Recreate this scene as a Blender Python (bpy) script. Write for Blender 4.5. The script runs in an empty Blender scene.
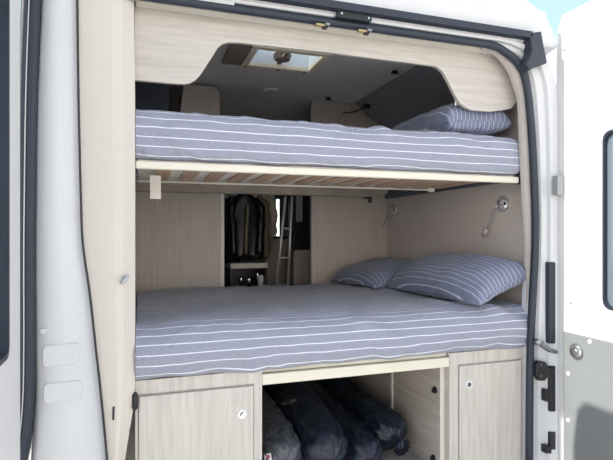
import bpy, bmesh, math, random
from mathutils import Vector, noise
random.seed(4)
C = bpy.context.scene.collection
H = 1.55                      # height of the camera above the ground
YAW = math.atan(0.331); FP = 500.0

# ---------------------------------------------------------------- camera
cd = bpy.data.cameras.new('camera'); cam = bpy.data.objects.new('camera', cd); C.objects.link(cam)
cam.location = (0, 0, H); cam.rotation_euler = (math.radians(90), 0, -YAW)
cd.sensor_width = 36; cd.lens = FP/613*36; cd.shift_y = 3/613; cd.clip_start = 0.05
bpy.context.scene.camera = cam
# ---------------------------------------------------------------- sky, sun, exposure
SKY = 1.65; SUN = 3.4; EXPO = 1.12
w = bpy.data.worlds.new('sky'); bpy.context.scene.world = w; w.use_nodes = True
nt = w.node_tree; nt.nodes.clear()
geo = nt.nodes.new('ShaderNodeTexCoord'); sep = nt.nodes.new('ShaderNodeSeparateXYZ')
rmp = nt.nodes.new('ShaderNodeValToRGB'); bg = nt.nodes.new('ShaderNodeBackground'); wo = nt.nodes.new('ShaderNodeOutputWorld')
nt.links.new(geo.outputs['Generated'], sep.inputs[0]); nt.links.new(sep.outputs['Z'], rmp.inputs[0])
e = rmp.color_ramp.elements
e[0].position = 0.0; e[0].color = (.96, .89, .85, 1)
e[1].position = 0.9; e[1].color = (.20, .24, .34, 1)
m_ = e.new(0.20); m_.color = (.82, .79, .79, 1)
m_ = e.new(0.34); m_.color = (.19, .27, .29, 1)
m_ = e.new(0.42); m_.color = (.18, .265, .29, 1)
m_ = e.new(0.5); m_.color = (.24, .27, .34, 1)
nt.links.new(rmp.outputs[0], bg.inputs[0]); bg.inputs[1].default_value = SKY; nt.links.new(bg.outputs[0], wo.inputs[0])
sl = bpy.data.lights.new('sun', 'SUN'); so = bpy.data.objects.new('sun', sl); C.objects.link(so)
sl.energy = SUN; sl.angle = math.radians(0.6); sl.color = (1.0, 0.95, 0.86)
so.rotation_euler = Vector((-1, 0.0, 0.794)).to_track_quat('Z', 'Y').to_euler()
so.location = (-3, 1, 5)
vs = bpy.context.scene.view_settings
vs.view_transform = 'Standard'; vs.look = 'None'; vs.gamma = 1; vs.use_curve_mapping = False; vs.exposure = EXPO

# ---------------------------------------------------------------- helpers
def W(px, py, Y=None, X=None, Z=None):
    """point of the place seen at a pixel of the photograph on the plane Y, X or Z (Z above the eye)"""
    s, c = math.sin(YAW), math.cos(YAW); r = px-306.5
    d = Vector((s*FP+c*r, c*FP-s*r, 233-py))
    if Y is not None: t = Y/d.y
    elif X is not None: t = X/d.x
    else: t = Z/d.z
    return d*t

def mat(name, col, rough=0.6, metal=0.0, bump=0, bscale=40, var=0.0, vscale=6, **kw):
    m = bpy.data.materials.new(name); m.use_nodes = True; n = m.node_tree; b = n.nodes['Principled BSDF']
    b.inputs['Base Color'].default_value = (*col, 1); b.inputs['Roughness'].default_value = rough; b.inputs['Metallic'].default_value = metal
    for k, v in kw.items():
        b.inputs[k.replace('_', ' ')].default_value = v
    tc = n.nodes.new('ShaderNodeTexCoord')
    if var:
        nz = n.nodes.new('ShaderNodeTexNoise'); nz.inputs['Scale'].default_value = vscale; nz.inputs['Detail'].default_value = 4
        n.links.new(tc.outputs['Object'], nz.inputs['Vector'])
        cr = n.nodes.new('ShaderNodeValToRGB'); a = cr.color_ramp.elements
        a[0].position = .3; a[1].position = .7
        a[0].color = (*[c*(1-var) for c in col], 1); a[1].color = (*[min(1, c*(1+var)) for c in col], 1)
        n.links.new(nz.outputs['Fac'], cr.inputs[0]); n.links.new(cr.outputs[0], b.inputs['Base Color'])
    if bump:
        nb = n.nodes.new('ShaderNodeTexNoise'); nb.inputs['Scale'].default_value = bscale; nb.inputs['Detail'].default_value = 5
        n.links.new(tc.outputs['Object'], nb.inputs['Vector'])
        bp = n.nodes.new('ShaderNodeBump'); bp.inputs['Strength'].default_value = bump; bp.inputs['Distance'].default_value = .01
        n.links.new(nb.outputs['Fac'], bp.inputs['Height']); n.links.new(bp.outputs[0], b.inputs['Normal'])
    return m

def wood(name, c1, c2, axis='z', rough=.5, sc=1.0):
    m = bpy.data.materials.new(name); m.use_nodes = True; n = m.node_tree; b = n.nodes['Principled BSDF']
    b.inputs['Roughness'].default_value = rough
    tc = n.nodes.new('ShaderNodeTexCoord'); mp = n.nodes.new('ShaderNodeMapping')
    s = [26*sc, 26*sc, 26*sc]; s['xyz'.index(axis)] = 1.6*sc
    mp.inputs['Scale'].default_value = s
    nz = n.nodes.new('ShaderNodeTexNoise'); nz.inputs['Scale'].default_value = 1.6; nz.inputs['Detail'].default_value = 6; nz.inputs['Roughness'].default_value = .6; nz.inputs['Distortion'].default_value = .5
    cr = n.nodes.new('ShaderNodeValToRGB'); a = cr.color_ramp.elements
    a[0].position = .32; a[1].position = .66; a[0].color = (*c1, 1); a[1].color = (*c2, 1)
    n.links.new(tc.outputs['Object'], mp.inputs[0]); n.links.new(mp.outputs[0], nz.inputs['Vector'])
    n.links.new(nz.outputs['Fac'], cr.inputs[0]); n.links.new(cr.outputs[0], b.inputs['Base Color'])
    return m

def striped(name, col, stripe, pitch=.032, width=.10, grid=False):
    m = bpy.data.materials.new(name); m.use_nodes = True; n = m.node_tree; b = n.nodes['Principled BSDF']
    b.inputs['Roughness'].default_value = .85; b.inputs['Sheen Weight'].default_value = .15
    uv = n.nodes.new('ShaderNodeUVMap'); sp = n.nodes.new('ShaderNodeSeparateXYZ'); n.links.new(uv.outputs[0], sp.inputs[0])
    def M(op, a, v=None):
        q = n.nodes.new('ShaderNodeMath'); q.operation = op
        n.links.new(a, q.inputs[0])
        if v is not None: q.inputs[1].default_value = v
        return q.outputs[0]
    f = M('FRACT', M('DIVIDE', sp.outputs['Y'], pitch)); f = M('LESS_THAN', f, width)
    tc = n.nodes.new('ShaderNodeTexCoord')
    nz = n.nodes.new('ShaderNodeTexNoise'); nz.inputs['Scale'].default_value = 320; n.links.new(tc.outputs['Object'], nz.inputs['Vector'])
    cr = n.nodes.new('ShaderNodeValToRGB'); a = cr.color_ramp.elements
    a[0].position = .25; a[1].position = .75; a[0].color = (*[c*.82 for c in col], 1); a[1].color = (*[c*1.16 for c in col], 1)
    n.links.new(nz.outputs['Fac'], cr.inputs[0])
    mx = n.nodes.new('ShaderNodeMixRGB'); mx.inputs['Color2'].default_value = (*stripe, 1)
    n.links.new(f, mx.inputs['Fac']); n.links.new(cr.outputs[0], mx.inputs['Color1']); n.links.new(mx.outputs[0], b.inputs['Base Color'])
    n2 = n.nodes.new('ShaderNodeTexNoise'); n2.inputs['Scale'].default_value = 9; n2.inputs['Detail'].default_value = 5; n2.inputs['Distortion'].default_value = 1.2
    n.links.new(tc.outputs['Object'], n2.inputs['Vector'])
    bp = n.nodes.new('ShaderNodeBump'); bp.inputs['Strength'].default_value = .8; bp.inputs['Distance'].default_value = .02
    n.links.new(n2.outputs['Fac'], bp.inputs['Height']); n.links.new(bp.outputs[0], b.inputs['Normal'])
    return m

M = {}
M['paint'] = mat('white_paint', (.61, .62, .635), .28, var=.01)
M['door'] = mat('door_white_paint', (.72, .72, .72), .4, var=.01)
M['cream'] = mat('cream_plastic', (.63, .59, .525), .5, var=.015, bump=.05, bscale=300)
M['rubber'] = mat('blue_black_rubber', (.018, .026, .042), .5, bump=.1, bscale=60)
M['black'] = mat('black_plastic', (.012, .013, .016), .4)
M['wood_h'] = wood('pale_ash_horizontal', (.45, .415, .37), (.57, .53, .48), 'x', .5, 1.6)
M['wood_v'] = wood('pale_ash_vertical', (.47, .44, .395), (.595, .565, .515), 'z', .5, 1.5)
M['wood_d'] = wood('grey_ash_laminate', (.43, .375, .325), (.52, .46, .405), 'z', .5, 1.3)
M['wood_y'] = wood('grey_ash_side', (.42, .37, .32), (.57, .52, .46), 'y')
M['edge'] = mat('pale_edging', (.66, .63, .56), .5, var=.03)
M['wall'] = mat('taupe_wall_lining', (.56, .505, .46), .75, bump=.1, bscale=200, var=.03)
M['ceil'] = mat('grey_ceiling_lining', (.74, .74, .73), .8, bump=.1, bscale=200, var=.03)
M['cove'] = wood('dark_grey_laminate', (.19, .20, .23), (.25, .26, .30), 'y', .45)
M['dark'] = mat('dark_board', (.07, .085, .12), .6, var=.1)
M['sheet'] = striped('striped_bed_sheet', (.292, .305, .378), (.76, .78, .83))
M['case'] = striped('striped_pillowcase', (.190, .215, .305), (.56, .60, .70), pitch=.026)
M['tick'] = mat('off_white_ticking', (.82, .78, .72), .9, bump=.3, bscale=120)
M['metal_w'] = mat('cream_enamel', (.70, .66, .55), .4, var=.02)
M['slat'] = wood('brown_birch_slat', (.46, .30, .20), (.62, .43, .30), 'y')
M['chrome'] = mat('chrome', (.8, .8, .8), .18, 1.0)
M['steel'] = mat('dull_steel', (.30, .32, .32), .45, .9, var=.15, vscale=40)
M['brass'] = mat('brass', (.50, .38, .20), .35, .9)
M['alu'] = mat('aluminium', (.50, .51, .52), .4, .5)
M['grey'] = mat('grey_door_trim', (.19, .205, .21), .65, bump=.08, bscale=200, var=.03)
M['ground'] = mat('pale_concrete_paving', (.60, .575, .53), .9, bump=.3, bscale=30, var=.12, vscale=3)
M['floor'] = mat('grey_vinyl_floor', (.38, .36, .33), .6, var=.1)
M['navy'] = mat('navy_nylon', (.005, .009, .020), .42, bump=1, bscale=11, var=.35)
M['plastic'] = mat('grey_crinkled_plastic', (.045, .05, .06), .3, bump=1, bscale=22, var=.35)
M['label'] = mat('white_label', (.75, .72, .73), .6); M['red'] = mat('red_print', (.6, .06, .08), .6)
M['taglab'] = mat('grey_tag', (.17, .17, .18), .6)
M['hatchf'] = mat('beige_hatch_frame', (.84, .74, .60), .5); M['blind'] = mat('brown_pleated_blind', (.26, .21, .175), .8)
M['jblack'] = mat('black_jacket', (.006, .006, .007), .4, bump=.5, bscale=14)
M['jolive'] = mat('olive_cloth_sheen', (.16, .14, .09), .45, bump=.4, bscale=14)  # cloth of one jacket, painted highlight on the shiny black one
M['jbeige'] = mat('beige_cloth', (.62, .54, .43), .8, bump=.4, bscale=14)
M['curtain'] = mat('pale_curtain', (.42, .43, .42), .9)
def glass(name, col, rough=.0, tr=.9):
    m = bpy.data.materials.new(name); m.use_nodes = True; n = m.node_tree; b = n.nodes['Principled BSDF']
    b.inputs['Base Color'].default_value = (*col, 1); b.inputs['Roughness'].default_value = rough
    b.inputs['Transmission Weight'].default_value = tr; b.inputs['IOR'].default_value = 1.45
    return m
M['glass'] = glass('tinted_door_glass', (.22, .28, .34), .03, .5)
M['dome'] = glass('milky_roof_dome', (.93, .97, .98), .35, .9)
M['clear'] = glass('cab_glass', (.75, .85, .8), .02, .9)

class MB:
    def __init__(s): s.v = []; s.f = []; s.uv = {}; s.mi = {}; s.cur = 0
    def add(s, vs_, fs, uvs=None):
        o = len(s.v); s.v += [Vector(p) for p in vs_]
        for k, f in enumerate(fs):
            s.mi[len(s.f)] = s.cur
            if uvs: s.uv[len(s.f)] = [uvs[i] for i in f] if not isinstance(uvs[0], list) else uvs[k]
            s.f.append([i+o for i in f])
        return s
    def box(s, x0, x1, y0, y1, z0, z1):
        return s.add([(x, y, z) for x in (x0, x1) for y in (y0, y1) for z in (z0, z1)],
                     [(0, 1, 3, 2), (4, 6, 7, 5), (0, 4, 5, 1), (2, 3, 7, 6), (0, 2, 6, 4), (1, 5, 7, 3)])
    def prism(s, pts, off):
        n = len(pts); off = Vector(off); pts = [Vector(p) for p in pts]
        return s.add(pts+[p+off for p in pts], [list(range(n))[::-1], [i+n for i in range(n)]]+[(i, (i+1) % n, (i+1) % n+n, i+n) for i in range(n)])
    def rings(s, rings, closed=True, cap=True, uv=None):
        n = len(rings[0]); vs_ = [p for r in rings for p in r]; fs = []; us = [] if uv else None
        for i in range(len(rings)-1):
            for j in range(n if closed else n-1):
                k = (j+1) % n
                fs.append((i*n+j, i*n+k, (i+1)*n+k, (i+1)*n+j))
                if uv: us.append([uv(i, j), uv(i, j+1), uv(i+1, j+1), uv(i+1, j)])
        if cap and closed:
            fs.append(tuple(range(n))[::-1]); fs.append(tuple(range((len(rings)-1)*n, len(rings)*n)))
            if uv:
                us.append([uv(0, j) for j in range(n)][::-1]); us.append([uv(len(rings)-1, j) for j in range(n)])
        return s.add(vs_, fs, us)
    def tube(s, pts, r, n=10, ry=None):
        pts = [Vector(p) for p in pts]; R = []
        up = None
        for i, p in enumerate(pts):
            t = (pts[min(i+1, len(pts)-1)]-pts[max(i-1, 0)]).normalized()
            if up is None: up = t.cross(Vector((0, 0, 1) if abs(t.z) < .9 else (0, 1, 0))).normalized()
            a = (up-t*up.dot(t)).normalized(); up = a; b = t.cross(a)
            rr = r[i] if isinstance(r, (list, tuple)) else r; r2 = ry if ry else rr
            R.append([p+a*math.cos(q)*rr+b*math.sin(q)*r2 for q in [2*math.pi*k/n for k in range(n)]])
        return s.rings(R)
    def disc(s, c, axis, r, h, n=24, r2=None):
        c = Vector(c); a = Vector(axis).normalized()
        return s.tube([c, c+a*h], [r, r2 if r2 is not None else r], n)
    def build(s, name, m, parent=None, smooth=False, bev=0, sub=0, base=None):
        vs_ = [v+Vector((0, 0, H)) for v in s.v]
        if base is not None: org = Vector(base)+Vector((0, 0, H))
        elif parent is not None: org = WORLD[parent.name]
        else:
            lo = [min(v[i] for v in vs_) for i in range(3)]; hi = [max(v[i] for v in vs_) for i in range(3)]
            org = Vector(((lo[0]+hi[0])/2, (lo[1]+hi[1])/2, lo[2]))
        me = bpy.data.meshes.new(name); me.from_pydata([v-org for v in vs_], [], s.f)
        ms = m if isinstance(m, (list, tuple)) else [m]
        for q in ms: me.materials.append(q)
        if s.uv:
            ul = me.uv_layers.new(name='UVMap')
            for p in me.polygons:
                if p.index in s.uv:
                    for li, u in zip(p.loop_indices, s.uv[p.index]): ul.data[li].uv = u
        for p in me.polygons:
            p.material_index = s.mi.get(p.index, 0); p.use_smooth = smooth
        bm = bmesh.new(); bm.from_mesh(me); bmesh.ops.recalc_face_normals(bm, faces=bm.faces); bm.to_mesh(me); bm.free()
        o = bpy.data.objects.new(name, me); C.objects.link(o)
        if parent is not None:
            o.parent = parent; o.location = org-WORLD[parent.name]
        else: o.location = org
        WORLD[o.name] = org.copy()
        if bev:
            q = o.modifiers.new('bevel', 'BEVEL'); q.width = bev; q.segments = 2; q.limit_method = 'ANGLE'; q.angle_limit = .6
        if sub:
            q = o.modifiers.new('sub', 'SUBSURF'); q.levels = sub; q.render_levels = sub
        return o
WORLD = {}
def tag(o, label=None, cat=None, group=None, kind=None):
    for k, v in (('label', label), ('category', cat), ('group', group), ('kind', kind)):
        if v: o[k] = v
    return o
def thing(name, loc, label, cat, group=None, kind=None):
    o = bpy.data.objects.new(name, None); C.objects.link(o); o.empty_display_size = .05
    o.location = (loc[0], loc[1], loc[2]+H); WORLD[o.name] = Vector(o.location)
    return tag(o, label, cat, group, kind)
def struct(o): o['kind'] = 'structure'; return o
def catmull(pts, n=6):
    pts = [Vector(p) for p in pts]; out = []
    for i in range(len(pts)-1):
        p0 = pts[max(i-1, 0)]; p1 = pts[i]; p2 = pts[i+1]; p3 = pts[min(i+2, len(pts)-1)]
        for k in range(n):
            t = k/n
            out.append(.5*((2*p1)+(p2-p0)*t+(2*p0-5*p1+4*p2-p3)*t*t+(3*p1-p0-3*p2+p3)*t**3))
    out.append(pts[-1]); return out
def sheet_loft(mb, paths, thick, n=5):
    """thick shell spanned by several polylines with the same number of points"""
    P = [catmull(p, n) for p in paths]
    R = []
    off = Vector(thick)
    for i in range(len(P[0])):
        front = [p[i] for p in P]
        R.append(front+[q+off for q in reversed(front)])
    return mb.rings(R)
def slab_hole(mb, x0, x1, y0, y1, z0, z1, hx0, hx1, h0, h1, axis):
    if axis == 'z':
        mb.box(x0, hx0, y0, y1, z0, z1); mb.box(hx1, x1, y0, y1, z0, z1); mb.box(hx0, hx1, y0, h0, z0, z1); mb.box(hx0, hx1, h1, y1, z0, z1)
    else:
        mb.box(x0, hx0, y0, y1, z0, z1); mb.box(hx1, x1, y0, y1, z0, z1); mb.box(hx0, hx1, y0, y1, z0, h0); mb.box(hx0, hx1, y0, y1, h1, z1)
    return mb

# ---------------------------------------------------------------- the setting
WX = 1.67; LX = -.10; FZ = -1.02; CZ = .90; YP = 3.14; YF = 5.2
struct(MB().box(-25, 25, -20, 40, -H-.1, -H).build('ground', M['ground']))
struct(MB().box(LX, WX, 1.80, YF, FZ-.04, FZ).build('floor', M['floor']))
# roof hatch hole
h1 = W(238, 46, Z=CZ); h2 = W(335, 52, Z=CZ); h3 = W(310, 69, Z=CZ); h4 = W(226, 62, Z=CZ)
HX0, HX1, HY0, HY1 = .50, (h2.x+h3.x)/2, (h1.y+h2.y)/2-.04, (h3.y+h4.y)/2
print('hatch', HX0, HX1, HY0, HY1)
struct(slab_hole(MB(), LX, WX, 1.80, YF, CZ, CZ+.03, HX0+.02, HX1-.02, HY0+.02, HY1-.02, 'z').build('ceiling', M['ceil']))
struct(MB().box(LX-.03, LX, 1.80, YF, FZ, CZ).build('wall_left', M['wall']))
struct(MB().box(WX, WX+.03, 1.80, YF, FZ, CZ).build('wall_right', M['wall']))
wf = struct(slab_hole(MB(), LX, WX, YF, YF+.03, FZ, CZ, .35, 1.55, -.12, .45, 'y').build('wall_front', M['wall']))
wn = thing('window_1', (.95, YF, -.12), None, None, kind='structure')
MB().box(.35, 1.55, YF+.01, YF+.016, -.12, .45).build('window_glass', M['clear'], wn)
f = MB(); f.box(.33, .37, YF-.01, YF, -.14, .47); f.box(1.53, 1.57, YF-.01, YF, -.14, .47); f.box(.33, 1.57, YF-.01, YF, -.14, -.1); f.box(.33, 1.57, YF-.01, YF, .43, .47)
f.box(1.03, 1.07, YF-.01, YF, -.12, .45)
f.build('window_frame', M['black'], wn)
# slanted cove between ceiling and right wall
cv = MB(); cv.prism([(1.40, 2.15, CZ-.002), (1.665, 2.15, .70), (1.668, 2.15, CZ-.002)], (0, 1.02, 0))
cvo = struct(cv.build('trim_1', M['cove']))

# ---------------------------------------------------------------- the van body
van = thing('camper_van', (.8, 3.5, -H), 'white camper van with its rear doors open, holding the two bunks', 'van')
RX = 1.735; LOX = -.335; ROOF = 1.16
MB().box(LOX, LX-.03, 1.80, YF+.1, -1.2, 1.0).build('side_panel', M['paint'], van)
MB().box(WX+.031, RX, 1.80, YF+.1, -1.2, 1.0).build('side_panel', M['paint'], van)
slab_hole(MB(), LOX, RX, 1.80, YF+.1, CZ+.035, CZ+.07, HX0+.02, HX1-.02, HY0+.02, HY1-.02, 'z').build('roof_panel', M['paint'], van)
MB().box(LOX, RX, 1.76, YF+.1, -1.25, FZ-.045).build('underbody', M['black'], van)
for wx in (LOX+.12, RX-.12):
    MB().disc((wx-.1, 2.7, -H+.34), (1, 0, 0), .34, .2, 28).build('wheel', M['black'], van, bev=.03)
# rear frame, right: jamb from the seal to the outer edge, with pressed ribs
sealR = [(.30, .793), (1.2, .793), (1.40, .792), (1.475, .770), (1.545, .725), (1.585, .650), (1.612, .45), (1.630, .143), (1.631, -.074), (1.606, -.5), (1.600, -1.0)]
outer = [(.30, .815), (1.2, .815), (1.47, .815), (1.58, .80), (1.66, .775), (RX-.01, .65), (RX, .45), (RX, .143), (RX, -.074), (RX, -.5), (RX, -1.0)]
def P3(l, y): return [(x, y, z) for x, z in l]
def mid(a, b_, t): return [(p[0]*(1-t)+q[0]*t, p[1]*(1-t)+q[1]*t) for p, q in zip(a, b_)]
b = MB()
sheet_loft(b, [P3(sealR, 1.775), P3(mid(sealR, outer, .3), 1.772), P3(mid(sealR, outer, .36), 1.760), P3(mid(sealR, outer, .62), 1.756), P3(mid(sealR, outer, .68), 1.742), P3(outer, 1.735)], (0, .045, 0))
b.box(-.30, .31, 1.742, 1.80, .79, .90)
b.build('door_jamb', M['paint'], van, smooth=False)
# frame above the drip seal and rounded roof corner
b = MB()
prof = [(1.742, .815), (1.735, .83), (1.735, .87), (1.72, .90), (1.715, .97), (1.75, 1.04), (1.83, 1.08)]
R = []
for x, dz in ((-.34, -.0), (.3, 0), (1.2, 0), (1.45, 0), (1.58, -.02), (1.655, -.05), (1.69, -.10), (RX, -.17)):
    R.append([(x-(max(0, z-.83)*.6 if x > 1.5 else 0), y, z+dz*(z-.80)*1.2) for y, z in prof]+[(x, 1.84, .94), (x, 1.80, .80)])
b.rings(R); b.build('roof_edge', M['paint'], van, smooth=True, bev=.004)
# door seal
sp = [(-.17, 1.757, .793), (0, 1.757, .793)]+P3(sealR, 1.757)
MB().tube(catmull(sp, 6), .0165, 10).build('door_seal', M['rubber'], van, smooth=True)
# drip seal across the top with its corner block
b = MB(); b.box(-.32, 1.572, 1.70, 1.737, .822, .852); 
b.build('drip_seal', M['rubber'], van, bev=.006)
cpx = [(530, 33), (541.5, 31), (544, 45), (547.5, 63), (537, 66), (530, 70), (526, 63), (529, 58), (532, 50)]
MB().prism([W(x, y, Y=1.70) for x, y in cpx], (0, .05, 0)).build('seal_corner', M['rubber'], van, bev=.005)
# black latch housing between the seals
b = MB(); b.prism([W(x, y, Y=1.715) for x, y in ((338.5, 9.5), (373, 15), (371.5, 22), (337, 16.5))], (0, .03, 0))
hs = b.build('latch_housing', M['black'], van, bev=.003)
for x, y in ((342, 13.2), (369, 18)): MB().disc(W(x, y, Y=1.713), (0, 1, 0), .004, .003, 12).build('screw', M['chrome'], hs)
for px, py in ((320, 23.5), (362, 29.5)):
    c = W(px, py, Y=1.735)
    b = MB(); b.box(c.x-.018, c.x+.012, c.y-.010, c.y+.012, c.z-.009, c.z-.004); b.tube([c+Vector((-.016, -.010, -.010)), c+Vector((.0, -.012, -.014)), c+Vector((.016, -.010, -.008))], .0022, 8)
    k = b.build('latch_catch', M['brass'], van)
    b = MB(); b.box(c.x+.018, c.x+.036, c.y-.012, c.y+.012, c.z-.006, c.z+.001); b.build('catch_plate', M['steel'], k)
    b = MB(); b.box(c.x+.010, c.x+.028, c.y-.008, c.y+.012, c.z-.016, c.z-.007); b.build('catch_jaw', M['black'], k)
# left pillar: white pressed steel
sw = [(77, -30), (78, 60), (79, 120), (81, 200), (83, 245), (90, 295), (96, 350), (101, 395), (107, 460), (112, 540)]
we = [(43, -30), (38, 60), (35.5, 120), (34.5, 200), (34, 245), (34, 295), (34.5, 350), (35, 395), (31, 460), (24, 540)]
wm = [(a[0]*.45+c_[0]*.55, a[1]) for a, c_ in zip(sw, we)]
wn2 = [(a[0]*.08+c_[0]*.92, a[1]) for a, c_ in zip(sw, we)]
b = MB(); sheet_loft(b, [[W(x, y, Y=1.758) for x, y in we], [W(x, y, Y=1.744) for x, y in wn2], [W(x, y, Y=1.738) for x, y in wm], [W(x, y, Y=1.750) for x, y in sw]], (0, .05, 0))
b.build('rear_pillar', M['paint'], van, smooth=True)
def rrect(mb, x0, y0, x1, y1, Y, depth, r=5, skew=0):
    pts = []
    for cx, cy, a0 in ((x1-r, y1-r, 0), (x0+r, y1-r, 90), (x0+r, y0+r, 180), (x1-r, y0+r, 270)):
        for k in range(5):
            a = math.radians(a0+k*22.5); X = cx+r*math.cos(a); Yp = cy+r*math.sin(a)
            pts.append(W(X, Yp+skew*(X-x0), Y=Y))
    mb.prism(pts, (0, depth, 0))
for x0, y0, x1, y1 in ((42, 346, 80, 368), (43, 384, 82, 404)):
    b = MB(); rrect(b, x0, y0, x1, y1, 1.736, .02, 5, -.10); b.build('pressed_panel', M['paint'], van, bev=.004)
b = MB(); rrect(b, 40, 329, 46, 334, 1.737, .01, 2); b.build('grommet', M['paint'], van, bev=.001)
MB().tube(catmull([W(x, y, Y=1.742) for x, y in sw], 5), .0035, 8).build('seam_seal', M['black'], van, smooth=True)
# left outer rubber with bright strip
lp = [(31, -30), (27.5, 60), (26, 120), (25, 200), (24.5, 245), (24.5, 295), (24.5, 350), (23.5, 400), (19, 445), (8, 500)]
b = MB()
sheet_loft(b, [[W(x+dx, y, Y=1.72+dy) for x, y in lp] for dx, dy in ((-9, .012), (-7, -.004), (-2.5, -.006), (-.6, .006), (3, -.004), (8.5, -.004), (10.5, .012))], (0, .04, 0))
s_ = b.build('pillar_seal', M['rubber'], van, smooth=True)
MB().tube(catmull([W(x-.8, y, Y=1.717) for x, y in lp], 5), .0022, 6).build('seal_strip', M['alu'], s_, smooth=True)
# right jamb fittings
def jamb_box(px0, py0, px1, py1, Y, name, m, bev=.004, d=.03):
    b = MB(); b.prism([W(px0, py0, Y=Y), W(px1, py0, Y=Y), W(px1, py1, Y=Y), W(px0, py1, Y=Y)], (0, d, 0)); return b.build(name, m, van, bev=bev)
jamb_box(549.5, 262, 556, 344, 1.733, 'rubber_gaiter', M['rubber'], .006)
jamb_box(550, 366, 556, 412, 1.733, 'door_wedge', M['black'], .005)
jamb_box(546, 390, 552, 402, 1.729, 'door_wedge', M['black'], .004)
jamb_box(550, 432, 556, 450, 1.733, 'door_wedge', M['black'], .004)
jamb_box(546, 446, 552, 454, 1.729, 'door_wedge', M['black'], .004)
b = MB(); b.prism([W(x, y, Y=1.725) for x, y in ((536.5, 365), (539, 361), (546, 362), (550, 369), (555, 368), (555, 378), (549, 376), (545, 381), (539, 381), (536.5, 376))], (0, .02, 0))
hg = b.build('hinge', M['black'], van, bev=.003)
for y in (365, 376): MB().disc(W(541.5, y, Y=1.722), (0, 1, 0), .004, .004, 10).build('hinge_bolt', M['steel'], hg)
b = MB(); b.tube([W(537, 341, Y=1.72), W(543, 345, Y=1.715), W(549, 350, Y=1.715), W(556, 352, Y=1.72)], [.008, .013, .010, .009], 10); b.disc(W(541, 343, Y=1.70), (0, 1, 0), .014, .03, 16)
b.build('striker', M['steel'], van, smooth=True)
jamb_box(558, 175, 564, 195, 1.70, 'hinge_cover', mat('grey_hinge', (.30, .31, .32), .5), .004)

# right rear door, swung out along the line of sight
DX = 1.738
def on(px, py, x=DX): return W(px, py, X=x)
rd_y1 = on(556, 200).y; print('door hinge Y', rd_y1)
y1 = rd_y1-.001; y0 = .98; wy1 = on(603, 150).y; wz1 = on(606, 131).z; wz0 = -.30
outl = [(y1, -1.15), (y1, .75), (y1-.012, .90), (y1-.035, .946), (y0+.08, .946), (y0, .80), (y0, -1.15)]
b = MB()
hole = []
yw0 = y0+.10
for cy, cz, a0 in ((wy1-.035, wz1-.035, 0), (yw0+.035, wz1-.035, 90), (yw0+.035, wz0+.035, 180), (wy1-.035, wz0+.035, 270)):
    for k in range(5): a = math.radians(a0+22.5*k); hole.append((cy+.035*math.cos(a), cz+.035*math.sin(a)))
def plate_with_hole(outl, hole, x, t):
    bm = bmesh.new()
    ov = [bm.verts.new((x, p[0], p[1])) for p in outl]; hv = [bm.verts.new((x, p[0], p[1])) for p in hole]
    es = [bm.edges.new((ov[i], ov[(i+1) % len(ov)])) for i in range(len(ov))]+[bm.edges.new((hv[i], hv[(i+1) % len(hv)])) for i in range(len(hv))]
    bmesh.ops.triangle_fill(bm, edges=es, use_beauty=True)
    bm.verts.index_update()
    V = [v.co.copy() for v in bm.verts]; F = [[v.index for v in f.verts] for f in bm.faces]; bm.free()
    mb = MB(); n = len(V)
    fs = F+[[i+n for i in f[::-1]] for f in F]; no = len(outl); nh = len(hole)
    fs += [(i, (i+1) % no, (i+1) % no+n, i+n) for i in range(no)]
    fs += [(no+i, no+(i+1) % nh, no+(i+1) % nh+n, no+i+n) for i in range(nh)]
    mb.add(V+[v+Vector((t, 0, 0)) for v in V], fs); return mb
d = plate_with_hole(outl, hole, DX, .05).build('rear_door', M['door'], van)
tag(d, 'right rear door standing open with grey lower trim')
inner = [((p[0]-(wy1+yw0)/2)*.955+(wy1+yw0)/2, (p[1]-(wz0+wz1)/2)*.975+(wz0+wz1)/2) for p in hole]
MB().prism([(DX+.012, y, z) for y, z in hole], (.008, 0, 0)).build('window_glass', M['glass'], d)
b = MB(); n = len(hole)
R = [[(DX-.004, y, z) for y, z in hole], [(DX-.004, y, z) for y, z in inner], [(DX+.022, y, z) for y, z in inner], [(DX+.022, y, z) for y, z in hole]]
b.rings(R+[R[0]], cap=False); b.build('window_rubber', M['rubber'], d)
gp = [on(564, 331), on(613, 341)]
gy1, gz1 = on(564.5, 331).y, on(564.5, 331).z
MB().box(DX-.008, DX, y0+.05, gy1, -1.08, gz1).build('trim_panel', M['grey'], d, bev=.004)
c = on(576.5, 351.5, DX-.008); b = MB(); b.disc(c, (-1, 0, 0), .034, .004, 28); lk = b.build('door_lock', M['steel'], d, bev=.001)
b = MB(); b.disc(c+Vector((-.004, 0, 0)), (-1, 0, 0), .027, .006, 28, .024); b.build('lock_knob', M['chrome'], lk, bev=.001); b = MB(); b.disc(c+Vector((-.010, 0, 0)), (-1, 0, 0), .010, .004, 18); b.build('lock_centre', M['steel'], lk)
for px, py in ((590, 341.5), (568.5, 373.5), (568.5, 420), (607, 413)):
    if px > 600: continue
    c = on(px, py, DX-.008); MB().disc(c, (-1, 0, 0), .0085, .003, 14).build('trim_clip', M['door'], d)
for px, py in ((571, 303), (565, 50)):
    c = on(px, py, DX); MB().disc(c, (-1, 0, 0), .0045, .003, 12).build('screw', M['steel'], d)
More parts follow.
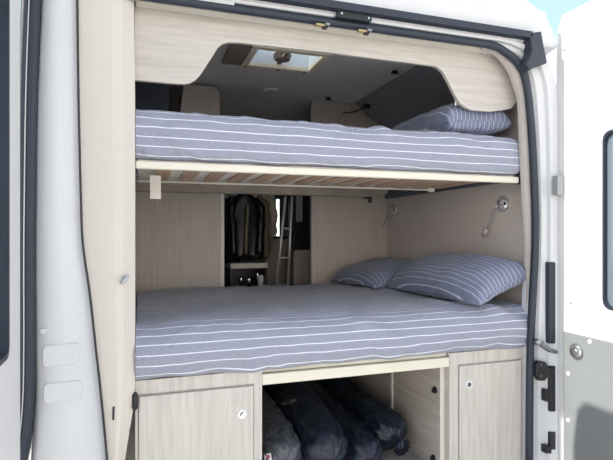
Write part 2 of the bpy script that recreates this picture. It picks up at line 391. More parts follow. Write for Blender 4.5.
# left rear door, open against the light
LDX = LOX; ly1 = 1.648; ly0 = .90
lw1 = W(8, 200, X=LDX).y; 
hole = []
for cy, cz, a0 in ((lw1-.03, .62, 0), (ly0+.13, .62, 90), (ly0+.13, -.30, 180), (lw1-.03, -.30, 270)):
    for k in range(5): a = math.radians(a0+22.5*k); hole.append((cy+.03*math.cos(a), cz+.03*math.sin(a)))
outl = [(ly1, -1.15), (ly1, .75), (ly1-.02, .90), (ly1-.06, .946), (ly0+.08, .946), (ly0, .80), (ly0, -1.15)]
d = plate_with_hole(outl, hole, LDX-.05, .05).build('rear_door', M['door'], van)
tag(d, 'left rear door standing open at the picture edge')
MB().prism([(LDX-.03, y, z) for y, z in hole], (.008, 0, 0)).build('window_glass', glass('pale_door_glass', (.55, .64, .72), .03, .75), d)
cyy = sum(p[0] for p in hole)/len(hole); czz = sum(p[1] for p in hole)/len(hole)
inner = [((p[0]-cyy)*.975+cyy, (p[1]-czz)*.97+czz) for p in hole]
R = [[(LDX-.024, y, z) for y, z in hole], [(LDX-.024, y, z) for y, z in inner], [(LDX+.004, y, z) for y, z in inner], [(LDX+.004, y, z) for y, z in hole]]
b = MB(); b.rings(R+[R[0]], cap=False); b.build('window_rubber', M['rubber'], d)

# ---------------------------------------------------------------- trim panels of the rear opening
# cream cladding of the left pillar
ci = [(133.5, -30), (134.5, 60), (135, 120), (135, 200), (135, 245), (135, 295), (135, 350), (134.3, 398), (125, 460), (115, 540)]
cr_ = [(122, -30), (123, 60), (123.5, 120), (123.5, 200), (123.5, 245), (123.5, 295), (123.5, 350), (122.5, 395), (118, 460), (112, 540)]
b = MB(); sheet_loft(b, [[W(x+.8, y, Y=1.757) for x, y in sw], [W(x*.25+c_[0]*.75, y, Y=1.748) for (x, y), c_ in zip(sw, cr_)], [W(x, y, Y=1.752) for x, y in cr_], [W(x, y, Y=1.785) for x, y in ci]], (0, .14, 0))
pt = tag(b.build('pillar_trim', M['cream'], None, smooth=False), 'tall cream plastic cladding of the left rear pillar', 'panel')
c = W(125, 279, Y=1.75); b = MB(); b.disc(c+Vector((0, .01, .004)), (0, -1, 0), .008, .022, 14); b.tube([c+Vector((-.012, -.012, -.012)), c+Vector((0, -.02, -.004)), c+Vector((.010, -.018, .014))], .006, 8)
b.build('hook', M['alu'], pt, smooth=True)
c = W(113.5, 413, Y=1.753); MB().prism([c+Vector((-.004, 0, -.022)), c+Vector((.003, 0, -.022)), c+Vector((.004, 0, .022)), c+Vector((-.003, 0, .022))], (0, -.004, 0)).build('slot', M['black'], pt)
c = W(135, 401, Y=1.785)
b = MB(); b.tube([c+Vector((0, .0, -.03)), c+Vector((0, -.004, -.022)), c+Vector((0, -.004, .022)), c+Vector((0, 0, .03))], [.004, .010, .010, .004], 12)
b.build('bumper', M['black'], pt, smooth=True)
c = W(131.5, 430, Y=1.785); MB().disc(c, (0, -1, 0), .006, .006, 12).build('stud', M['black'], pt)
struct(MB().box(-.16, -.0195, 1.93, 1.945, FZ+.002, -.40).build('trim_2', mat('grey_beige_filler', (.36, .345, .32), .6)))
# cream cladding of the right pillar
tin = [(480, 50), (494, 56), (506, 70), (513, 88), (517, 104), (519, 150), (521.5, 200), (525, 260), (527.3, 345), (527, 460), (527, 520)]
tout = [(486, 44), (502, 50), (517, 62), (525.5, 78), (529, 100), (531.5, 150), (534, 200), (534, 260), (529.5, 345), (528, 460), (528, 520)]
b = MB(); sheet_loft(b, [[W(x, y, Y=1.768) for x, y in tout], [W(x, y, Y=1.79) for x, y in tin], [W(x, y, Y=1.85)+Vector((0, 0, 0)) for x, y in tin]], (.022, .004, 0))
M['taupe'] = mat('taupe_plastic', (.45, .41, .375), .55, var=.015)
tag(b.build('pillar_trim', M['taupe'], None, smooth=True), 'narrow curved cream cladding inside the right rear pillar', 'panel')
# valance board above the upper bunk
vp = [(134.6, 79.9), (171, 83.2), (184, 84), (190, 83), (196, 79.5), (201, 74), (210, 60), (218, 47.5), (222, 44), (228, 42.2), (238, 42.3), (330, 52.5), (380, 59), (433, 65.6), (438, 67.2), (443, 72), (448, 81), (455, 95), (460, 103), (465, 107), (472, 110), (490, 111.5), (506, 109.5), (512, 108), (517, 101), (515, 88), (508, 72), (497, 58), (480, 48)]
pts = [W(x, y, Y=1.835) for x, y in vp]
pts += [Vector((pts[-1].x, 1.835, .86)), Vector((pts[0].x, 1.835, .86))]
b = MB(); b.prism(pts, (0, .016, 0)); 
tag(b.build('valance_board', M['wood_h']), 'pale wood grain board with curved cut-out above the upper bunk', 'panel')
b = MB(); b.box(-.015, 1.5, 1.79, 1.834, .785, .80); tag(b.build('header_trim', M['cream']), 'cream strip between the top door seal and the wood valance', 'trim')

# ---------------------------------------------------------------- partition behind the beds
# left panel
pe = W(221, 240, Y=YP).x
p = thing('partition_panel', (pe/2, YP, FZ), 'tall grey wood grain partition at the left foot of the beds', 'partition')
MB().box(LX+.002, pe, YP, YP+.03, FZ, .34).build('board', M['wood_d'], p)
MB().box(pe, pe+.02, YP-.002, YP+.034, FZ, .34).build('edge_strip', M['edge'], p)
x0 = W(173, 100, Y=YP-.1).x; x1 = W(220, 100, Y=YP-.1).x
b = MB(); r = .05; pts = [(x0-.0, YP-.1, .36), (x1, YP-.1, .36)]
for k in range(5): a = math.radians(90*k/4); pts.append((x1-r+r*math.cos(a), YP-.1, .885-r+r*math.sin(a)))
pts.append((x0+.06, YP-.1, .885)); b.prism(pts, (0, .40, 0))
tag(b.build('overhead_cabinet', M['wood_d'], None, bev=.004), 'grey wood cabinet with rounded corner, above the left end of the upper bunk', 'cabinet')
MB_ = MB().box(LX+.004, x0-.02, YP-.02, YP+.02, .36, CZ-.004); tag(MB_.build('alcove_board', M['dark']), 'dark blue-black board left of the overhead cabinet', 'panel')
# right panel
pr = W(313, 240, Y=YP+.06).x
p = thing('partition_panel', ((pr+WX)/2, YP+.06, FZ), 'tall grey wood grain partition behind the back pillow', 'partition')
MB().box(pr, WX-.002, YP+.06, YP+.09, FZ, CZ-.004).build('board', M['wood_d'], p)
MB().box(pr-.012, pr, YP+.058, YP+.092, FZ, CZ-.004).build('edge_strip', M['wood_d'], p)
# header board
b = MB(); z0, z1 = .245, .325
x9 = W(389, 190, Y=YP-.06).x
b.prism([(LX+.004, YP-.06, z0+.0), (x9-.13, YP-.06, z0), (x9-.05, YP-.06, z0+.008), (x9-.015, YP-.06, z0+.025), (x9, YP-.06, z0+.05), (x9, YP-.06, z1), (LX+.004, YP-.06, z1)], (0, .055, 0))
tag(b.build('header_board', mat('pale_brown_board', (.40, .34, .28), .7, var=.12, vscale=10, bump=.4, bscale=14), None, bev=.006), 'long pale board spanning the partition below the upper bunk', 'board')
# dark box put in for the dark opening towards the cab
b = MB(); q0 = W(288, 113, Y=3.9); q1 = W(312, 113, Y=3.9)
b.box(q0.x, q1.x+.25, 3.9, 4.3, .3, q0.z); tag(b.build('dark_opening_box', M['dark']), 'dark box standing in for the dark cab opening, over the middle of the upper mattress', 'dark opening')
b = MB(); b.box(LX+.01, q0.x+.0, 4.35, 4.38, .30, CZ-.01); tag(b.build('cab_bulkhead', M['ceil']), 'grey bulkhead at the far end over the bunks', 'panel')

# ---------------------------------------------------------------- roof hatch
hc = ((HX0+HX1)/2, (HY0+HY1)/2, CZ)
hh = thing('roof_hatch', hc, 'square roof hatch with beige frame and milky dome', 'roof hatch')
f = MB()
fw = .035
f.box(HX0, HX1, HY0, HY0+fw, CZ-.022, CZ+.0); f.box(HX0, HX1, HY1-fw, HY1, CZ-.022, CZ+.0)
f.box(HX1-fw, HX1, HY0+fw, HY1-fw, CZ-.022, CZ+.0); f.box(HX0, HX0+fw, HY0+fw, HY1-fw, CZ-.022, CZ)
f.build('frame', M['hatchf'], hh, bev=.004); f = MB()
f.box(HX0+.021, HX0+.03, HY0+.021, HY1-.021, CZ, CZ+.10); f.box(HX1-.03, HX1-.021, HY0+.021, HY1-.021, CZ, CZ+.10)
f.box(HX0+.03, HX1-.03, HY0+.021, HY0+.03, CZ, CZ+.10); f.box(HX0+.03, HX1-.03, HY1-.03, HY1-.021, CZ, CZ+.10)
f.build('upstand', mat('pale_blue_upstand', (.74, .80, .84), .5), hh)
MB().box(HX0-.10, HX0-.004, HY0, HY1, CZ-.018, CZ-.001).build('blind_cassette', M['blind'], hh, bev=.004)
MB().box(HX0, HX1, HY0, HY1, CZ+.11, CZ+.117).build('dome', M['dome'], hh)
b = MB(); b.box(hc[0]-.008, hc[0]+.008, HY0+.03, HY1-.03, CZ+.095, CZ+.108); b.build('dome_rib', M['edge'], hh)
c = (hc[0]+.0, hc[1]+.05, CZ+.03); b = MB(); b.disc(c, (0, 0, -1), .05, .03, 20, .04); b.box(c[0]-.012, c[0]+.012, HY0+.03, HY1-.03, CZ+.0, CZ+.012)
b.build('winder', M['blind'], hh, bev=.004)
for x in (HX0+.02, hc[0], HX1-.05): MB().disc((x, HY1-.016, CZ-.022), (0, 0, -1), .008, .006, 10).build('screw_cap', M['blind'], hh)
c = W(271, 90, Z=CZ-.001); b = MB(); b.disc(c, (0, 0, -1), .055, .012, 28, .045); tag(b.build('dome_light', M['ceil'], None, bev=.003), 'round flush dome light on the grey ceiling', 'ceiling light')
# hooks and small latches
def latch(px, py, Y=None, X=None, Z=None, label=''):
    c = W(px, py, Y=Y, X=X, Z=Z); b = MB(); b.box(c.x-.014, c.x+.014, c.y-.012, c.y+.012, c.z-.01, c.z+.006); b.tube([c+Vector((0, 0, 0)), c+Vector((.006, -.014, -.012)), c+Vector((.018, -.014, -.016))], .004, 8)
    return tag(b.build('locker_latch', M['black'], None, bev=.002), label, 'latch')
latch(394.5, 72, Z=CZ-.007, label='small black latch on the ceiling by the slanted dark panel')
latch(328, 98.5, Z=CZ-.007, label='small black catch on the ceiling above the right partition')
c = W(365, 107, Y=2.9); b = MB(); b.tube([c+Vector((.02, 0, .01)), c, c+Vector((-.06, .02, -.03)), c+Vector((-.12, .03, -.04))], .005, 8); b.box(c.x-.012, c.x+.03, c.y-.012, c.y+.012, c.z-.01, c.z+.02)
o = tag(b.build('gas_strut', M['black'], None, bev=.002), 'dark strut on the slanted panel beyond the upper pillow', 'strut')
c2 = c+Vector((-.125, .03, -.042)); MB().disc(c2, (-1, 0, -.2), .012, .02, 12).build('strut_end', M['steel'], o, smooth=True)
c = W(455.5, 101, Y=1.862); b = MB(); b.box(c.x-.008, c.x+.008, c.y-.008, c.y+.004, c.z-.02, c.z+.02); b.tube([c+Vector((0, 0, .02)), c+Vector((-.006, -.01, .0)), c+Vector((-.008, -.01, -.022))], .003, 8)
tag(b.build('corner_bracket', M['chrome']), 'small chrome bracket at the right curve of the wood valance', 'bracket')

# ---------------------------------------------------------------- bedding
def rr_section(y0, y1, z0, z1, r, n=7, segs=26):
    pts = []
    for cy, cz, a0 in ((y0+r, z1-r, 90), (y0+r, z0+r*.6, 180)):
        for k in range(n): pass
    def arc(cy, cz, ry, rz, a0, a1, m=n): return [(cy+ry*math.cos(math.radians(a0+(a1-a0)*k/(m-1))), cz+rz*math.sin(math.radians(a0+(a1-a0)*k/(m-1)))) for k in range(m)]
    rb = r*.55
    P = arc(y0+rb, z0+rb, rb, rb, 270, 180)+[]
    P2 = arc(y0+r, z1-r, r, r, 180, 90)
    z_a, z_b = P[-1][1], P2[0][1]
    P += [(y0, z_a+(z_b-z_a)*k/5) for k in range(1, 5)]+P2
    P3_ = arc(y1-r, z1-r, r, r, 90, 0)
    P += [(P2[-1][0]+(P3_[0][0]-P2[-1][0])*k/segs, z1) for k in range(1, segs)]+P3_
    P += arc(y1-rb, z0+rb, rb, rb, 0, -90)
    return P
def mattress(name, x0, x1, y0, y1, z0, z1, r, label, seed, rx=.06, rl=.02, amp=.006, hem=0.0, pitch0=0):
    sec = rr_section(y0, y1, z0, z1, r)
    arc = [0]
    for a, c_ in zip(sec, sec[1:]): arc.append(arc[-1]+math.hypot(c_[0]-a[0], c_[1]-a[1]))
    arc.append(arc[-1]+.3)
    cy, cz = (y0+y1)/2, (z0+z1)/2
    xs = [0, .02, .08, .2, .4, .65, 1.0]; N = 130
    X = [x0+rl*q for q in xs]+[x0+rl+(x1-x0-rx-rl)*k/N for k in range(1, N)]+[x1-rx*q for q in reversed(xs)]
    R = []
    for x in X:
        (d, q) = (x-x0, rl) if x-x0 < x1-x else (x1-x, rx); ins = 0 if d >= q else q-math.sqrt(max(0, q*q-(q-d)**2))
        ring = []
        for (y, z) in sec:
            hy = (y1-y0)/2; hz = (z1-z0)/2
            yy = cy+(y-cy)*(hy-ins)/hy; zz = cz+(z-cz)*(hz-min(ins, hz*.85))/hz
            v = Vector((x, yy, zz))
            n1 = noise.noise(Vector((x*2.2+seed, yy*3, zz*5)))*amp+noise.noise(Vector((x*7+yy*3+seed, yy*9-x*3, zz*12)))*amp*.55
            # diagonal pulls in the cloth
            n1 += max(0, noise.noise(Vector((x*11+zz*16, zz*3+seed, yy*5)))-.1)*amp*1.6
            nrm = Vector((0, yy-cy, (zz-cz)*(hy/hz)))
            if nrm.length: nrm.normalize()
            ridge = lambda a: 1-abs(noise.noise(a))*2.2
            n1 += amp*.75*max(0, ridge(Vector((x*4.2+zz*5+yy*2+seed*3, zz*2-x, seed)))-.35)-amp*.4*max(0, ridge(Vector((x*8-yy*3+seed, zz*6+x*2, yy*4)))-.3)
            if z > z0+.01: v += nrm*n1
            if hem and z < z0+.03 and y < y0+.05:
                v.z += -hem*abs(noise.noise(Vector((x*2.6+seed*2, 0, 0))))-hem*.8*abs(noise.noise(Vector((x*5+seed, 3, 0))))
            ring.append(v)
        R.append(ring)
    b = MB()
    b.rings(R, uv=lambda i, j: (X[i], arc[j]+pitch0+.0025*noise.noise(Vector((X[i]*3, j*.3, seed)))))
    return tag(b.build(name, M['sheet'], None, smooth=True), label, 'mattress')
mattress('mattress', -.0185, 1.632, 1.792, 2.50, .2565, .430, .065, 'upper mattress in a grey sheet with white stripes, on the slatted bunk', 3.1, rx=.075, rl=.004, amp=.011, hem=.006, pitch0=.004)
mattress('mattress', -.0185, WX-.012, 1.775, YP-.065, -.505, -.325, .095, 'wide lower mattress in a grey striped sheet, above the storage cabinets', 8.7, rx=.03, rl=.004, amp=.012, hem=.016, pitch0=.010)

def pillow(name, c, L, Wd, T, tilt, yaw, label, seed, full=False):
    """long axis L along local y, width Wd along local x, tilt about y"""
    n = 26; b = MB(); top = []; bot = []
    from mathutils import Euler
    rot = Euler((0, -tilt, yaw), 'XYZ').to_matrix()
    def pt(u, v, s):
        prof = (max(0, 1-abs(u)**4)**.45*max(0, 1-abs(v)**9)**.33) if full else max(0, (1-abs(u)**2.6))**.52*max(0, (1-abs(v)**3.6))**.38
        uu = u*(1-.07*(1-v*v)*0-.05*(1-abs(v))**1*abs(u)**6); vv = v*(1-.06*(1-abs(u))*abs(v)**6)
        z = s*T/2*prof*(1.0 if s > 0 else .55)
        p = Vector((uu*Wd/2, vv*L/2, z))
        p.z += .009*noise.noise(Vector((u*2.5+seed, v*4, s)))*(.3+prof)+.006*noise.noise(Vector((u*6+v*3+seed, v*9, s)))
        p.z += -.012*(abs(u)*abs(v))**3
        return Vector(c)+rot@p
    us = [-math.cos(math.pi*k/n) for k in range(n+1)]
    for s in (1, -1):
        V = []; Fc = []; U = []
        for i, u in enumerate(us):
            for j, v in enumerate(us):
                V.append(pt(u, v, s)); U.append((v*L/2, u*Wd/2*1.15+.011+.02*v*v*(1 if s > 0 else -1)))
        for i in range(n):
            for j in range(n):
                a = i*(n+1)+j; Fc.append((a, a+1, a+n+2, a+n+1))
        b.add(V, Fc, U)
    o = b.build(name, M['case'], None, smooth=True)
    bm = bmesh.new(); bm.from_mesh(o.data); bmesh.ops.remove_doubles(bm, verts=bm.verts, dist=.0008); bmesh.ops.recalc_face_normals(bm, faces=bm.faces); bm.to_mesh(o.data); bm.free()
    return tag(o, label, 'pillow')
pillow('pillow', (1.43, 2.19, .500), .66, .33, .20, math.radians(3), math.radians(0), 'blue-grey striped pillow on the upper bunk at its right end', 1.3, True)
pillow('pillow', (1.497, 2.165, -.230), .76, .35, .21, math.radians(22), math.radians(3), 'front blue-grey striped pillow on the lower bed, nearest the door', 5.2)
pillow('pillow', (1.44, 2.82, -.258), .54, .48, .17, math.radians(10), math.radians(6), 'back blue-grey striped pillow on the lower bed, against the partition', 9.9)

# ---------------------------------------------------------------- upper bunk frame
bk = thing('bunk_bed_frame', (.75, 2.1, .215), 'cream metal upper bunk frame with brown wooden slats', 'bed frame')
MB().box(-.0185, 1.585, 1.800, 1.822, .220, .248).build('front_rail', M['metal_w'], bk, bev=.006)
MB().box(-.0185, 1.51, 2.36, 2.375, .229, .238).build('rear_rail', M['metal_w'], bk, bev=.005)
MB().box(WX-.03, WX-.002, 1.86, YP+.05, .243, .36).build('wall_shade_strip', mat('blue_grey_shade', (.10, .11, .13), .6), bk, bev=.003)  # added dark strip, paints the upper bunk's shade on the wall
MB().box(1.587, 1.625, 1.795, 1.84, .218, .25).build('corner_bracket', M['black'], bk, bev=.004)
b = MB(); b.disc((1.50, 2.372, .250), (0, 0, -1), .022, .028, 16, .018); b.build('rail_foot', M['metal_w'], bk, bev=.004)
for k in range(14):
    x = .085+.11*k
    if x > 1.56: break
    R = []
    for q in range(9):
        y = 1.823+.536*q/8; z = .244+.003*math.sin(math.pi*q/8)
        R.append([(x-.029, y, z-.004), (x+.029, y, z-.004), (x+.029, y, z+.004), (x-.029, y, z+.004)])
    MB().rings(R).build('slat', M['slat'], bk)
MB().box(-.01, 1.585, 1.83, 2.48, .2515, .256).build('mattress_board', M['tick'], bk)
t0 = W(150, 184, Y=2.10); 
b = MB(); R = []
for q in range(6):
    z = .232-.095*q/5; y = 2.10+.006*math.sin(q); R.append([(t0.x, y, z), (t0.x+.042, y+.004, z), (t0.x+.042, y+.007, z), (t0.x, y+.003, z)])
b.rings(R); tag(b.build('fabric_strap', M['tick'], bk), 'short off-white strap hanging from the slats')
# small black hook under the header board
c = W(371, 197, Y=YP-.065); b = MB(); b.box(c.x-.03, c.x+.01, c.y, c.y+.05, .233, .244); b.box(c.x-.004, c.x+.01, c.y+.01, c.y+.04, .205, .235)
tag(b.build('black_clip', M['black'], None, bev=.002), 'small black clip under the right end of the header board', 'clip')

# ---------------------------------------------------------------- reading lamps on the right wall
def lamp(px, py, pts, label):
    c = W(px, py, X=WX-.002)
    o = thing('reading_lamp', (c.x, c.y, c.z), label, 'lamp')
    b = MB(); R = []
    for h, rr in ((0, .038), (.006, .038), (.014, .034), (.020, .026), (.023, .012)):
        R.append([c+Vector((-h, math.cos(q)*rr, math.sin(q)*rr)) for q in [2*math.pi*k/28 for k in range(28)]])
    b.rings(R); b.build('wall_plate', M['steel_l'], o, smooth=True)
    for dz in (.011, -.011):
        MB().disc(c+Vector((-.018, -.006, dz)), (-1, 0, 0), .0095, .012, 16, .007).build('knob', M['chrome'], o, bev=.001)
    b = MB(); b.disc(c+Vector((-.012, -.028, .0)), (-1, 0, 0), .008, .008, 12); b.build('switch', M['black'], o)
    P = [c+Vector((-.02, .012, 0))]+[W(x, y, X=WX-.035) for x, y in pts]
    path = catmull(P, 6)
    MB().tube(path, .0036, 8).build('gooseneck', M['chrome'], o, smooth=True)
    t = path[-1]; dd = (t-path[-4]).normalized()
    MB().tube([t, t+dd*.010, t+dd*.040], [.007, .012, .0125], 14).build('lamp_head', M['lhead'], o, smooth=True)
    return o
M['steel_l'] = mat('bright_satin_steel', (.72, .73, .76), .28, .75); M['lhead'] = mat('pinkish_lamp_head', (.50, .42, .40), .35, .3)
lamp(503.5, 204, [(496, 207), (492.5, 213), (489, 222), (486.5, 229)], 'gooseneck reading lamp on the right wall nearest the door, its thin arm hanging left')
lamp(394.5, 210, [(390, 213), (387, 217), (385, 221), (383.5, 225)], 'gooseneck reading lamp in the dim corner beside the partition')

# ---------------------------------------------------------------- lower cabinets and bed base
YC = 1.802
def X(px, Y=YC): return W(px, 300, Y=Y).x
M['ring'] = mat('white_satin_ring', (.85, .85, .84), .3, .1)
def cab(x0, x1, dx0, dx1, ztop, dtop, label, latch_px, mirror):
    c = thing('storage_cabinet', ((x0+x1)/2, 2.1, FZ), label, 'cabinet')
    b = MB(); b.box(x0, x1, YC, YC+.018, dtop, ztop)
    b.box(x0, dx0, YC, YC+.018, FZ+.001, dtop); b.box(dx1, x1, YC, YC+.018, FZ+.001, dtop)
    b.build('face_frame', M['wood_v'], c)
    b = MB(); b.box(x0, x0+.016, YC+.018, 2.6, FZ+.001, ztop); b.box(x1-.016, x1, YC+.018, 2.6, FZ+.001, ztop); b.box(x0+.016, x1-.016, 2.58, 2.6, FZ+.001, ztop); b.box(x0+.016, x1-.016, YC+.018, 2.58, ztop-.018, ztop)
    b.build('carcass', M['wood_y'], c)
    g = .003
    b = MB(); b.box(dx0+g, dx1-g, YC-.010, YC+.008, FZ+.02, dtop-g*2); d = b.build('door', M['wood_v'], c, bev=.004)
    b = MB(); b.box(dx0-.001, dx1+.001, YC+.008, YC+.0178, FZ+.02, dtop); b.build('shadow_gap', M['wood_v'], c)
    p = W(*latch_px, Y=YC-.010)
    b = MB()
    R = []
    for a in range(25):
        q = 2*math.pi*a/24; R.append([p+Vector((math.cos(q)*rr, yy, math.sin(q)*rr)) for rr, yy in ((.018, 0), (.016, -.004), (.0115, -.004), (.0105, 0))])
    b.rings(R, cap=False); l = b.build('latch_ring', M['ring'], d, smooth=True)
    b = MB(); b.disc(p+Vector((0, .0, 0)), (0, -1, 0), .0108, .0025, 20); b.build('push_button', M['chrome'], l)
    s = -1 if mirror else 1
    b = MB(); b.tube([p+Vector((-.006*s, -.003, -.004)), p+Vector((-.002*s, -.0035, .004)), p+Vector((.004*s, -.003, .006))], .002, 6); b.build('latch_notch', M['black'], l)
    return c
cab(-.0185, X(262), -.010, X(254), -.505, -.552, 'left pale wood storage cabinet with round latch under the lower bed', (242, 414), False)
cab(X(449.5), WX-.006, X(458), X(520.5), -.505, -.555, 'right pale wood storage cabinet beside the door seal, under the lower bed', (469, 384.5), True)
b = MB(); b.box(X(262)+.001, X(449.5)-.001, YC, YC+.02, -.562, -.522); b.box(X(262)+.001, X(449.5)-.001, YC+.02, YP-.07, -.522, -.506)
tag(b.build('bed_base', M['metal_w'], None, bev=.003), 'cream bed base edge spanning the storage opening', 'bed base')
# inner side panels on the right of the tunnel
xi = X(449.5)-.001
s = thing('divider_panel', (xi-.01, 2.0, FZ), 'grey wood side panel with two black catches, right inside the storage opening', 'panel')
MB().box(xi-.020, xi-.001, 1.84, 2.255, FZ+.001, -.564).build('board', M['wood_y'], s)
MB().box(xi-.021, xi-.0, 1.837, 1.84, FZ+.001, -.564).build('edge_strip', M['edge'], s)
MB().box(xi-.028, xi-.0005, 2.256, 2.275, FZ+.001, -.564).build('seam_strip', M['edge'], s)
for px, py in ((435.5, 390), (434, 458)):
    c = W(px, py, X=xi-.020); b = MB(); b.disc(c, (-1, 0, 0), .015, .006, 18); b.box(c.x-.012, c.x, c.y-.004, c.y+.012, c.z-.012, c.z+.004); b.build('catch', M['black'], s, bev=.001)
tag(MB().box(xi-.018, xi-.001, 2.277, 3.05, FZ+.001, -.564).build('divider_panel', M['wood_y']), 'plain grey wood side panel deeper in the storage opening', 'panel')

# ---------------------------------------------------------------- bags in the storage
def bag(pts, rad, m, label, seed, sq=.85, n=72, tie=True, fold=.13):
    path = catmull(pts, 24); N = len(path); R = []
    for i, p in enumerate(path):
        t = i/(N-1); r = rad*(1+.10*noise.noise(Vector((t*5+seed, 0, 0))))
        k = 1.0
        if t < .16: k = math.sin(math.pi/2*(t/.16)*.94+.09) ** .7
        if t > .9: k = max(.1, math.cos(math.pi/2*(t-.9)/.1)**.6)
        tan = (path[min(i+1, N-1)]-path[max(i-1, 0)]).normalized()
        a = tan.cross(Vector((0, 0, 1))).normalized(); c_ = a.cross(tan)
        ring = []
        for j in range(n):
            q = 2*math.pi*j/n
            cr2 = fold*(1 if t > .2 else 1.8)*noise.noise(Vector((math.cos(q)*2.5+seed, math.sin(q)*2.5, t*6)))+.24*(abs(noise.noise(Vector((math.cos(q)*3.2+seed+t*5, math.sin(q)*3.2, t*11+q*.2))))-.2)+.13*(abs(noise.noise(Vector((math.cos(q)*8+seed, math.sin(q)*8, t*26))))-.2)
            if t < .16 and tie: cr2 += .12*math.sin(q*7)*(1-t/.16)
            rr = r*k*(1+cr2)
            ring.append(p+a*math.cos(q)*rr+c_*math.sin(q)*rr*sq)
        R.append(ring)
    o = MB().rings(R).build('storage_bag', m, None, smooth=True)
    tag(o, label, 'bag')
    if tie:
        p = path[0]; tan = (path[1]-path[0]).normalized(); b = MB()
        R = []
        for i in range(5):
            s_ = i/4; ring = []
            for j in range(n):
                q = 2*math.pi*j/n; rr = rad*(.10+.34*s_**1.3)*(1+.10*s_*math.sin(q*11+seed))
                a = tan.cross(Vector((0, 0, 1))).normalized(); c_ = a.cross(tan)
                ring.append(p-tan*(.045*s_)+a*math.cos(q)*rr+c_*math.sin(q)*rr)
            R.append(ring)
        b.rings(R); b.build('gathered_end', m, o, smooth=True)
        b = MB(); b.tube([p+(tan.cross(Vector((0, 0, 1))).normalized()*math.cos(q)+Vector((0, 0, 1))*math.sin(q))*rad*.13 for q in [2*math.pi*k/16 for k in range(17)]], .006, 6)
        b.build('drawstring', M['black'], o, smooth=True)
    return o
def G(px, py, Y): return W(px, py, Y=Y)
bag([(1.075, 1.98, -.925), (1.055, 2.15, -.885), (1.045, 2.5, -.88), (1.045, 3.0, -.88)], .090, M['navy'], 'crinkled navy bag with gathered tied end, by the right side panel', 2.2)
bag([(.895, 1.87, -.945), (.885, 2.1, -.915), (.870, 2.5, -.89), (.868, 3.0, -.89)], .084, M['navy'], 'navy bag in the middle, its creased end lying at the opening', 6.4)
o1 = bag([(.715, 1.83, -.90), (.71, 2.08, -.83), (.70, 2.5, -.80), (.695, 3.0, -.80)], .094, M['navy'], 'dark blue bag with a grey tag, second from the left cabinet', 11.3, tie=False)
o2 = bag([(.535, 1.86, -.90), (.53, 2.05, -.85), (.522, 2.5, -.83), (.52, 3.0, -.83)], .082, M['plastic'], 'grey plastic wrapped bag beside the left storage cabinet', 4.9, tie=False)
from mathutils.bvhtree import BVHTree
def patch(o, q, m, name, n=5, lift=.0015):
    """small label lying on the skin of a bag"""
    org = WORLD[o.name]-Vector((0, 0, H))
    t = BVHTree.FromPolygons([v.co+org for v in o.data.vertices], [list(p.vertices) for p in o.data.polygons])
    V = []
    for i in range(n):
        for j in range(n):
            u, v = i/(n-1), j/(n-1)
            px = (q[0][0]*(1-u)+q[1][0]*u)*(1-v)+(q[3][0]*(1-u)+q[2][0]*u)*v; py = (q[0][1]*(1-u)+q[1][1]*u)*(1-v)+(q[3][1]*(1-u)+q[2][1]*u)*v
            d = W(px, py, Y=1.0).normalized(); h = t.ray_cast(Vector((0, 0, 0)), d)
            if h[0] is None: print('patch miss', name, px, py); return
            V.append(h[0]-d*lift)
    F = [(i*n+j, i*n+j+1, (i+1)*n+j+1, (i+1)*n+j) for i in range(n-1) for j in range(n-1)]
    N = len(V); b = MB(); b.add(V+[v+Vector((0, .001, -.001)) for v in V], F+[tuple(k+N for k in f[::-1]) for f in F])
    return b.build(name, m, o)
patch(o1, [(275.5, 405), (294, 398.5), (297.5, 401), (279, 407)], M['taglab'], 'tag')
lb = patch(o2, [(264, 454), (271, 453), (272, 462), (264.5, 463)], M['label'], 'label')
patch(o2, [(266, 455.5), (269.5, 455), (270, 458), (266.5, 458.5)], M['red'], 'red_print', lift=.003)

# ---------------------------------------------------------------- living area seen through the partition
M['ring'] = mat('white_satin_ring', (.85, .85, .84), .3, .1)
# kitchen cabinet
kx0 = W(266, 240, Y=4.25).x
k = thing('kitchen_cabinet', (1.3, 4.1, FZ), 'grey wood kitchen cabinet seen between the partitions behind the ladder', 'cabinet')
MB().box(kx0, 1.66, 4.25, 4.75, FZ+.001, -.05).build('body', M['wood_d'], k)
MB().box(kx0-.02, 1.66, 4.23, 4.77, -.05, -.03).build('worktop', M['dark'], k, bev=.004)
tv = W(290, 230, Y=3.80).x
b = MB(); b.box(tv, tv+.32, 3.72, 3.75, -.13, .30); o = tag(b.build('screen_panel', M['black'], None, bev=.004), 'black upright panel right of the ladder above the cabinet', 'panel')
b = MB(); b.box(tv, tv+.32, 3.70, 3.90, FZ+.001, -.135); tag(b.build('side_cabinet', M['wood_d']), 'low grey wood cabinet at the right behind the ladder', 'cabinet')
